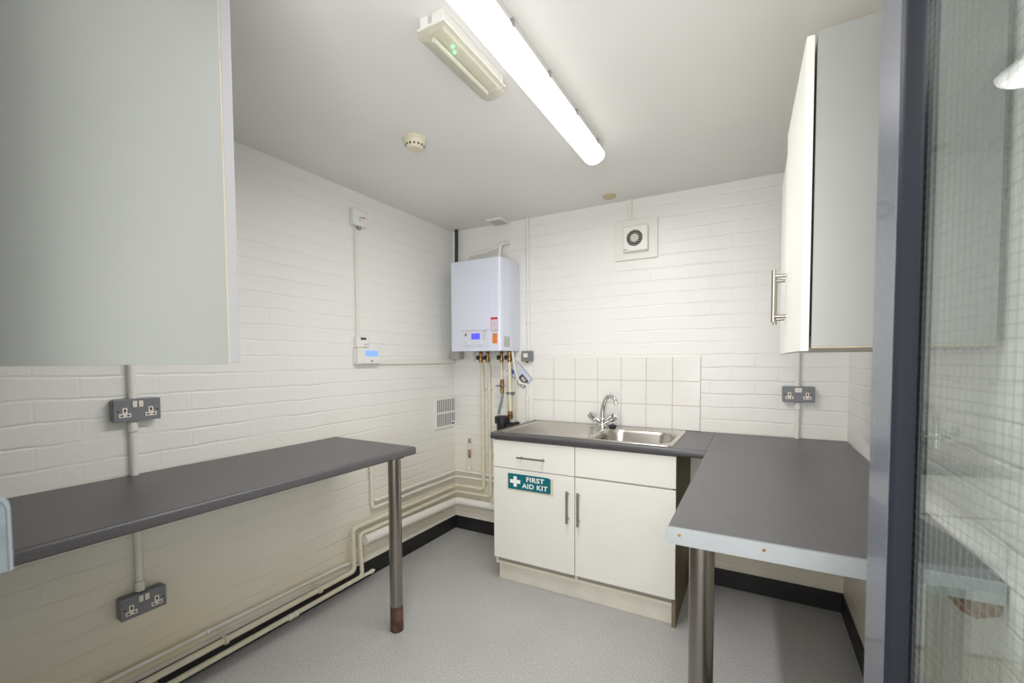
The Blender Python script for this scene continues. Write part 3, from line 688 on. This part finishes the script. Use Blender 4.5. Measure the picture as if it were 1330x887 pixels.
tk = thing('cable_trunking', 'long horizontal trunking from programmer to the room corner', 'trunking', (0, -.41, 1.316))
obj('run', MB().box((.0005, -.815, 1.316), (.018, -.002, 1.349), .002), M_cond, tk)

# air brick grille, lower left wall
vg = thing('vent_grille', 'white slotted ventilation grille low on left wall near corner', 'vent', (0, -.13, .82))
obj('plate', MB().box((.0005, -.252, .820), (.012, -.012, 1.060), .003), M_white, vg)
mb = MB(); n_ = 10
for r0, r1 in ((.840, .932), (.946, 1.040)):
    for k in range(n_):
        yy = -.228 + k * .0222
        if r0 < .9 and k >= 8: mb.box((.0118, yy, r0 + .025), (.0125, yy + .0115, r1)); continue
        mb.box((.0118, yy, r0), (.0125, yy + .0115, r1))
obj('slots', mb, mat('vent_dark', (.17, .17, .19), .7), vg)
obj('shutter_knob', MB().box((.012, -.048, .842), (.018, -.026, .853), .001), M_black, vg)

# ------------------------------------------------------------------ sockets
def double_socket(loc, rot, label, rockers=2):
    """local frame: plate in the XZ plane, facing -Y, origin at the bottom centre on the wall"""
    o = thing('double_socket', label, 'socket', loc, rot, 'grey metal double sockets')
    P = lambda nm, mb, m, **k: obj(nm, mb, m, o, local=True, **k)
    P('back_box', MB().box((-.073, -.0005, 0), (.073, -.036, .084), .009, 3), M_sock)
    P('face_plate', MB().box((-.0725, -.036, .0005), (.0725, -.043, .0835), .003, 2), M_sock)
    for sx in (-.040, .040):
        pi_ = P('pin_insert', MB().prism([(sx + x, -.043, z) for x, z in ((-.018, .016), (.018, .016), (.018, .031), (.0075, .031), (.0075, .052), (-.0075, .052), (-.0075, .031), (-.018, .031))], (0, -.0015, 0)), M_pin)
        for hx, hz, hw, hh in ((-.0098, .023, .0038, .0025), (.0098, .023, .0038, .0025), (0, .0415, .0027, .0055)):
            obj('pin_hole', MB().box((sx + hx - hw, -.0445, hz - hh), (sx + hx + hw, -.0452, hz + hh)), M_dark, pi_, local=True)
    if rockers == 2:
        for sx in (-.010, .009):
            P('rocker_switch', MB().box((sx - .007, -.043, .052), (sx + .007, -.0468, .076), .0015), M_pin)
    else:
        P('rocker_switch', MB().box((-.016, -.043, .052), (.016, -.0455, .076), .001), M_pin)
    for sx in (-.0605, .0605):
        P('screw', MB().lathe((sx, -.043, .040), (0, -1, 0), [(.0032, 0), (.003, .0008), (0, .001)], 12), M_dark)
    return o
double_socket((0, -2.054, 1.117), pi/2, 'grey metal double socket above the left worktop')
double_socket((0, -2.058, .372), pi/2, 'grey metal double socket below left worktop near the floor')
double_socket((2.291, 0, 1.106), 0, 'grey metal double socket on back wall under right cabinet', 1)
conduit('white conduit from upper left socket up past the grey cabinet', [(.015, -2.060, H), (.015, -2.060, 1.201)], .0125)
conduit('white conduit between upper left socket and the worktop', [(.015, -2.062, 1.117), (.015, -2.062, ZW)], .0125, clips=[((.015, -2.062, 1.094), (0, 0, 1))])
conduit('white conduit under left worktop running down to lower socket', [(.015, -2.060, ZW - .039), (.015, -2.060, .455)], .0125, clips=[((.015, -2.060, .70), (0, 0, 1)), ((.015, -2.060, .476), (0, 0, 1))])
conduit('white conduit above the right socket on the back wall', [(2.288, -.015, 2.0), (2.288, -.015, 1.189)], .012)
conduit('white conduit below the right socket down to the worktop', [(2.291, -.015, 1.107), (2.291, -.015, ZS)], .012, clips=[((2.291, -.015, 1.085), (0, 0, 1))])

# ------------------------------------------------------------------ extractor fan on back wall
fn = thing('extractor_fan', 'square white extractor fan with round dark grille on back wall', 'fan', (1.425, 0, 1.96))
obj('backing_board', MB().box((1.296, -.0005, 1.966), (1.556, -.016, 2.213), .002), M_cond, fn)
hs = obj('housing', MB().box((1.350, -.016, 2.010), (1.503, -.050, 2.166), .008, 3), M_white, fn)
fc = (1.424, -.050, 2.090)
obj('air_opening', MB().lathe(fc, (0, -1, 0), [(.049, -.001), (.049, .001), (0, .001)], 40), M_dark, hs, label='dark round air opening')
mb = MB()
mb.lathe((fc[0], fc[1] - .001, fc[2]), (0, -1, 0), [(.026, 0), (.025, .003), (0, .0035)], 28)
for k in range(-4, 5):
    zz = fc[2] + k * .0105; hw = math.sqrt(max(.049**2 - (k*.0105)**2, 0)) 
    mb.box((fc[0] - hw, fc[1], zz - .0009), (fc[0] + hw, fc[1] - .004, zz + .0009))
obj('grille_bars', mb, mat('fan_grille_grey', (.56, .55, .48), .5), hs)
mb = MB()
for k in range(11):
    zz = 2.028 + k * .0125
    mb.box((1.354, -.050, zz), (1.366, -.0512, zz + .003))
obj('louvre_ribs', mb, M_ivory, hs)
obj('print', MB().box((1.358, -.050, 2.020), (1.376, -.0506, 2.026)), M_ink, hs)
obj('indicator', MB().lathe((1.484, -.050, 2.078), (0, -1, 0), [(.006, 0), (.005, .003), (0, .004)], 16), M_signw, hs)
tk = thing('cable_trunking', 'short white trunking from ceiling down to the extractor fan', 'trunking', (1.384, 0, 2.214))
obj('run', MB().box((1.372, -.0005, 2.2135), (1.398, -.016, H - .0005), .002), M_cond, tk)

# ------------------------------------------------------------------ ceiling fittings
o = thing('smoke_detector', 'round ivory smoke detector on the ceiling left of the lights', 'smoke detector', (.721, -1.253, H))
obj('base', MB().lathe((.721, -1.253, H), (0, 0, -1), [(.052, 0), (.052, .010), (.049, .013)], 36), M_ivory, o)
obj('head', MB().lathe((.721, -1.253, H - .013), (0, 0, -1), [(.048, 0), (.046, .012), (.037, .030), (.032, .035), (0, .036)], 36), M_ivory, o)
mb = MB()
for k in range(14):
    a = 2*pi*k/14; c_, s_ = cos(a), sin(a)
    mb.lathe((.721 + c_*.041, -1.253 + s_*.041, H - .0335), (c_, s_, -.8), [(.005, -.001), (.005, .0016)], 8)
obj('smoke_slots', mb, mat('smoke_slot_shadow', (.12, .10, .06), .7), o)
o = thing('call_point_base', 'small yellowed round fitting on ceiling above the extractor fan', 'ceiling fitting', (1.29, -.135, H))
obj('disc', MB().lathe((1.290, -.135, H), (0, 0, -1), [(.040, 0), (.040, .006), (.028, .014), (0, .015)], 30), mat('yellowed_plastic', (.56, .48, .30), .5), o)
o = thing('ceiling_vent', 'square white flue cover on the ceiling above boiler', 'vent', (.455, -.075, H))
obj('plate', MB().box((.395, -.135, H - .016), (.520, -.012, H), .004), M_white, o)
obj('inner_panel', MB().box((.412, -.120, H - .020), (.503, -.028, H - .016), .002), mat('vent_underside_shade', (.55, .54, .50), .5), o)  # white cover's underside, its shade put into a greyer colour

# emergency bulkhead
em = thing('emergency_light', 'clear covered emergency bulkhead with green indicators beside long light', 'light', (1.247, -1.61, H))
ex0, ex1, ey0, ey1 = 1.203, 1.300, -1.790, -1.435
mb = MB()
zt = H - .034
mb.box((ex0 + .006, ey0 + .006, zt), (ex0 + .036, ey1 - .006, H - .0005), .002).box((ex1 - .046, ey0 + .006, zt), (ex1 - .006, ey1 - .006, H - .0005), .002).box((ex0 + .036, ey0 + .024, zt), (ex1 - .046, ey1 - .024, H - .0005)).box((ex0, ey0, zt - .006), (ex1, ey1, zt), .002)
obj('housing', mb, M_white, em)
obj('reflector', MB().box((ex0 + .018, ey0 + .02, zt - .010), (ex1 - .018, ey1 - .02, zt - .0062), .001), mat('bulkhead_gear_tray', (.68, .67, .60), .4), em)
obj('lamp_tube', MB().tube([(1.240, ey0 + .03, zt - .024), (1.240, ey1 - .03, zt - .024)], .0075, 14), M_signw, em)
for (gx, gy) in ((1.262, -1.695), (1.252, -1.672)):
    obj('indicator', MB().lathe((gx, gy, zt - .010), (0, 0, -1), [(.004, 0), (.004, .004), (0, .006)], 12), M_led, em, label='green indicator lamp')
prof = []
zb = zt - .006
for k in range(9):
    a = pi * k / 8; prof.append(((ex0+ex1)/2 - .0475 * cos(a), zb - .039 * sin(a) ** .6 if 0 < k < 8 else zb))
mb = MB()
rings = []
for (yy, s_) in ((ey0 + .004, 1), (ey0 + .016, 1.0), (ey1 - .03, 1.0), (ey1 - .004, .86)):
    rings.append([mb.bm.verts.new(((ex0+ex1)/2 + (x - (ex0+ex1)/2), yy, zb + (z - zb) * s_)) for x, z in prof])
for a, b in zip(rings, rings[1:]):
    for i in range(len(a) - 1): mb.bm.faces.new((a[i], a[i+1], b[i+1], b[i]))
mb.bm.faces.new(rings[0]); mb.bm.faces.new(rings[-1])
obj('diffuser', mb, M_cover, em, label='yellowed clear ribbed cover')

# long batten
bt = thing('batten_light', 'long glowing white batten light fixed to the ceiling', 'light', (1.413, -1.40, H))
tx, y0, y1 = 1.413, -2.02, -.775
zc = H - .042
obj('housing', MB().prism([(tx - .036, y0 + .01, H - .0005), (tx + .036, y0 + .01, H - .0005), (tx + .047, y0 + .01, zc), (tx - .047, y0 + .01, zc)], (0, y1 - y0 - .02, 0)), M_white, bt)
mb = MB(); rings = []
def lamp_ring(y, s_):
    R = []
    for k in range(13):
        a = pi * k / 12; R.append(mb.bm.verts.new((tx - .049 * cos(a) * (.75 + .25 * s_), y, zc - .050 * s_ * sin(a) ** .8)))
    return R
for yy, s_ in ((y0, .35), (y0 + .006, .75), (y0 + .02, .95), (y0 + .04, 1), (y1 - .04, 1), (y1 - .02, .95), (y1 - .006, .75), (y1, .35)):
    rings.append(lamp_ring(yy, s_))
for a, b in zip(rings, rings[1:]):
    for i in range(12): mb.bm.faces.new((a[i], a[i+1], b[i+1], b[i]))
mb.bm.faces.new(rings[0]); mb.bm.faces.new(rings[-1])
for i in range(len(rings) - 1): mb.bm.faces.new((rings[i][0], rings[i+1][0], rings[i+1][12], rings[i][12]))
obj('diffuser', mb, M_tube, bt, label='glowing white diffuser')
for cy in (-.90, -1.16, -1.42, -1.68, -1.94):
    for s_ in (-1, 1):
        obj('clip', MB().box((tx + s_*.046, cy - .007, zc - .006), (tx + s_*.053, cy + .007, zc + .014), .001), mat('batten_clip', (.35, .35, .35), .4, metal=.6), bt)

# ------------------------------------------------------------------ door (open into the room, wired glass)
ANG = radians(5.95)
dvec = Vector((-sin(ANG), cos(ANG), 0))          # towards the free edge
nvec = Vector((-cos(ANG), -sin(ANG), 0))         # towards the room / camera side
GP = Vector((2.272, -2.079, 0))                  # a point on the glass plane
def DP(t, o, z): return GP + dvec * t + nvec * o + Vector((0, 0, z))
def dbox(mb, t0, t1, o0, o1, z0, z1):
    pts = [DP(t0, o0, z0), DP(t1, o0, z0), DP(t1, o1, z0), DP(t0, o1, z0)]
    mb.prism(pts, (0, 0, z1 - z0)); return mb
door = thing('door_1', None, None, DP(-.68, 0, 0))
door['kind'] = 'structure'
T0, T1 = -.684, .118                # hinge edge, free edge
G0, G1, GZ0, GZ1 = -.575, .046, .28, 1.92
hf = .0205
st_ = MB(); dbox(st_, G1, T1, -hf, hf, .008, 2.04); obj('stile', st_, M_navy, door)
st_ = MB(); dbox(st_, T0, G0, -hf, hf, .008, 2.04); obj('stile', st_, M_navy, door)
st_ = MB(); dbox(st_, G0, G1, -hf, hf, .008, GZ0); obj('rail', st_, M_navy, door)
st_ = MB(); dbox(st_, G0, G1, -hf, hf, GZ1, 2.04); obj('rail', st_, M_navy, door)
bd = MB()
for s_ in (1, -1):
    for f in (lambda t: t, lambda t: G0 + G1 - t):
        prof = [(G1, .0195), (G1 - .008, .0172), (G1 - .0095, .0150), (G1 - .0225, .0062), (G1 - .0235, .0052), (G1 - .027, .0032), (G1, .0032)]
        bd.prism([DP(f(t), s_ * o_, GZ0) for t, o_ in prof], (0, 0, GZ1 - GZ0))
    dbox(bd, G0 + .011, G1 - .011, s_*.003, s_*.018, GZ0, GZ0 + .011); dbox(bd, G0 + .011, G1 - .011, s_*.003, s_*.018, GZ1 - .011, GZ1)
obj('glazing_bead', bd, M_navyd, door)
gp = MB(); dbox(gp, G0 + .0005, G1 - .0005, -.003, .003, GZ0 + .0005, GZ1 - .0005); pane = obj('glass_pane', gp, M_glass, door)
wm = MB(); s_ = .0129; r_ = .0002
t = G1 - .006
while t > G0:
    dbox(wm, t - r_, t + r_, -r_, r_, GZ0 + .001, GZ1 - .001); t -= s_
z = GZ0 + .006
while z < GZ1:
    dbox(wm, G0 + .001, G1 - .001, -r_, r_, z - r_, z + r_); z += s_
obj('wire_mesh', wm, M_wire, pane)
hg = MB()
for hz in (.22, 1.0, 1.80):
    hg.tube([DP(T0 - .006, -hf - .004, hz), DP(T0 - .006, -hf - .004, hz + .1)], .006, 12)
obj('hinge', hg, M_galv, door)
# frame of the doorway
fr = MB().box((DX1 - .004, YF - .11, 0), (DX1 + .012, YF + .004, 2.08)).box((DX0 - .03, YF - .11, 2.06), (DX1 + .012, YF + .004, 2.09)).box((DX0 - .012, YF - .11, 0), (DX0 + .002, YF - .02, 2.06))
f_ = obj('door_frame', fr, M_navy, None); f_['kind'] = 'structure'; f_.name = 'trim_3'
# steel keep on the jamb, just inside the left edge of the view
kp = thing('lock_keep', 'rounded grey steel lock keep at the far left edge of view', 'lock keep', (1.38, YF, 1.11))
mb = MB(); P = []
ky, kz0, kz1, rr = -2.6712, 1.120, 1.204, .016
P = [(YF + .0005, kz0), (ky, kz0)] + [(ky - rr + rr*cos(k/6*pi/2), kz1 - rr + rr*sin(k/6*pi/2)) for k in range(7)] + [(YF + .0005, kz1)]
mb.prism([(1.345, y, z) for y, z in P], (.052, 0, 0)); obj('case', mb, mat('painted_steel_keep', (.085, .10, .107), .4, metal=.2), kp)
mb = MB(); inner = [(YF + .001, kz0), (ky - .004, kz0)] + [(ky - .004 - rr + rr*cos(k/6*pi/2), kz1 - .004 - rr + rr*sin(k/6*pi/2)) for k in range(7)] + [(YF + .001, kz1 - .004)]
mb.prism([(1.397, y, z) for y, z in inner], (.0012, 0, 0)); obj('side_face', mb, mat('worn_keep_face', (.06, .073, .078), .5, metal=.2, var=.2, var_scale=60), kp)

# ------------------------------------------------------------------ light
w = bpy.data.worlds.new('World'); S.world = w; w.use_nodes = True
w.node_tree.nodes['Background'].inputs['Color'].default_value = (1.0, 0.985, 0.96, 1)
w.node_tree.nodes['Background'].inputs['Strength'].default_value = 1.0
def area(name, loc, target, size, size_y, energy, color=(1, .99, .97)):
    l = bpy.data.lights.new(name, 'AREA'); l.shape = 'RECTANGLE'; l.size = size; l.size_y = size_y; l.energy = energy; l.color = color
    o = bpy.data.objects.new(name, l); COL.objects.link(o); o.location = loc
    if name == 'batten_lamp': return o
    o.rotation_euler = (Vector(target) - Vector(loc)).to_track_quat('-Z', 'Y').to_euler(); return o
area('added_hall_fill', (2.12, -3.45, 1.95), (.1, -.3, 1.55), .9, .9, 19)  # added unseen fill from the hall, lifts the far corner
area('added_ceiling_fill', (1.85, -2.95, 1.15), (1.15, -1.1, 2.34), .5, .5, 9)  # added unseen fill aimed upward to brighten the ceiling
area('batten_lamp', (1.413, -1.40, H - .0965), (1.413, -1.40, 0), .06, 1.17, 12)

# ------------------------------------------------------------------ camera
cam = bpy.data.cameras.new('camera'); co = bpy.data.objects.new('camera', cam); COL.objects.link(co)
yaw, pitch, roll = .5049, -.0396, .0054
cam.sensor_fit = 'HORIZONTAL'; cam.sensor_width = 36.0; cam.lens = 568.4126 / 1330 * 36
cam.shift_y = (490.061 - 443.5) / 1330; cam.clip_start = .02
cam.dof.use_dof = True; cam.dof.focus_distance = 2.4; cam.dof.aperture_fstop = 4.5
co.location = (2.0813, -2.814, 1.3392)
R = Matrix.Rotation(yaw, 3, 'Z') @ Matrix.Rotation(pi/2 + pitch, 3, 'X') @ Matrix.Rotation(-roll, 3, 'Z')
co.rotation_euler = R.to_euler()
S.camera = co
S.view_settings.view_transform = 'Standard'
S.view_settings.look = 'None'
S.view_settings.exposure = 0.54
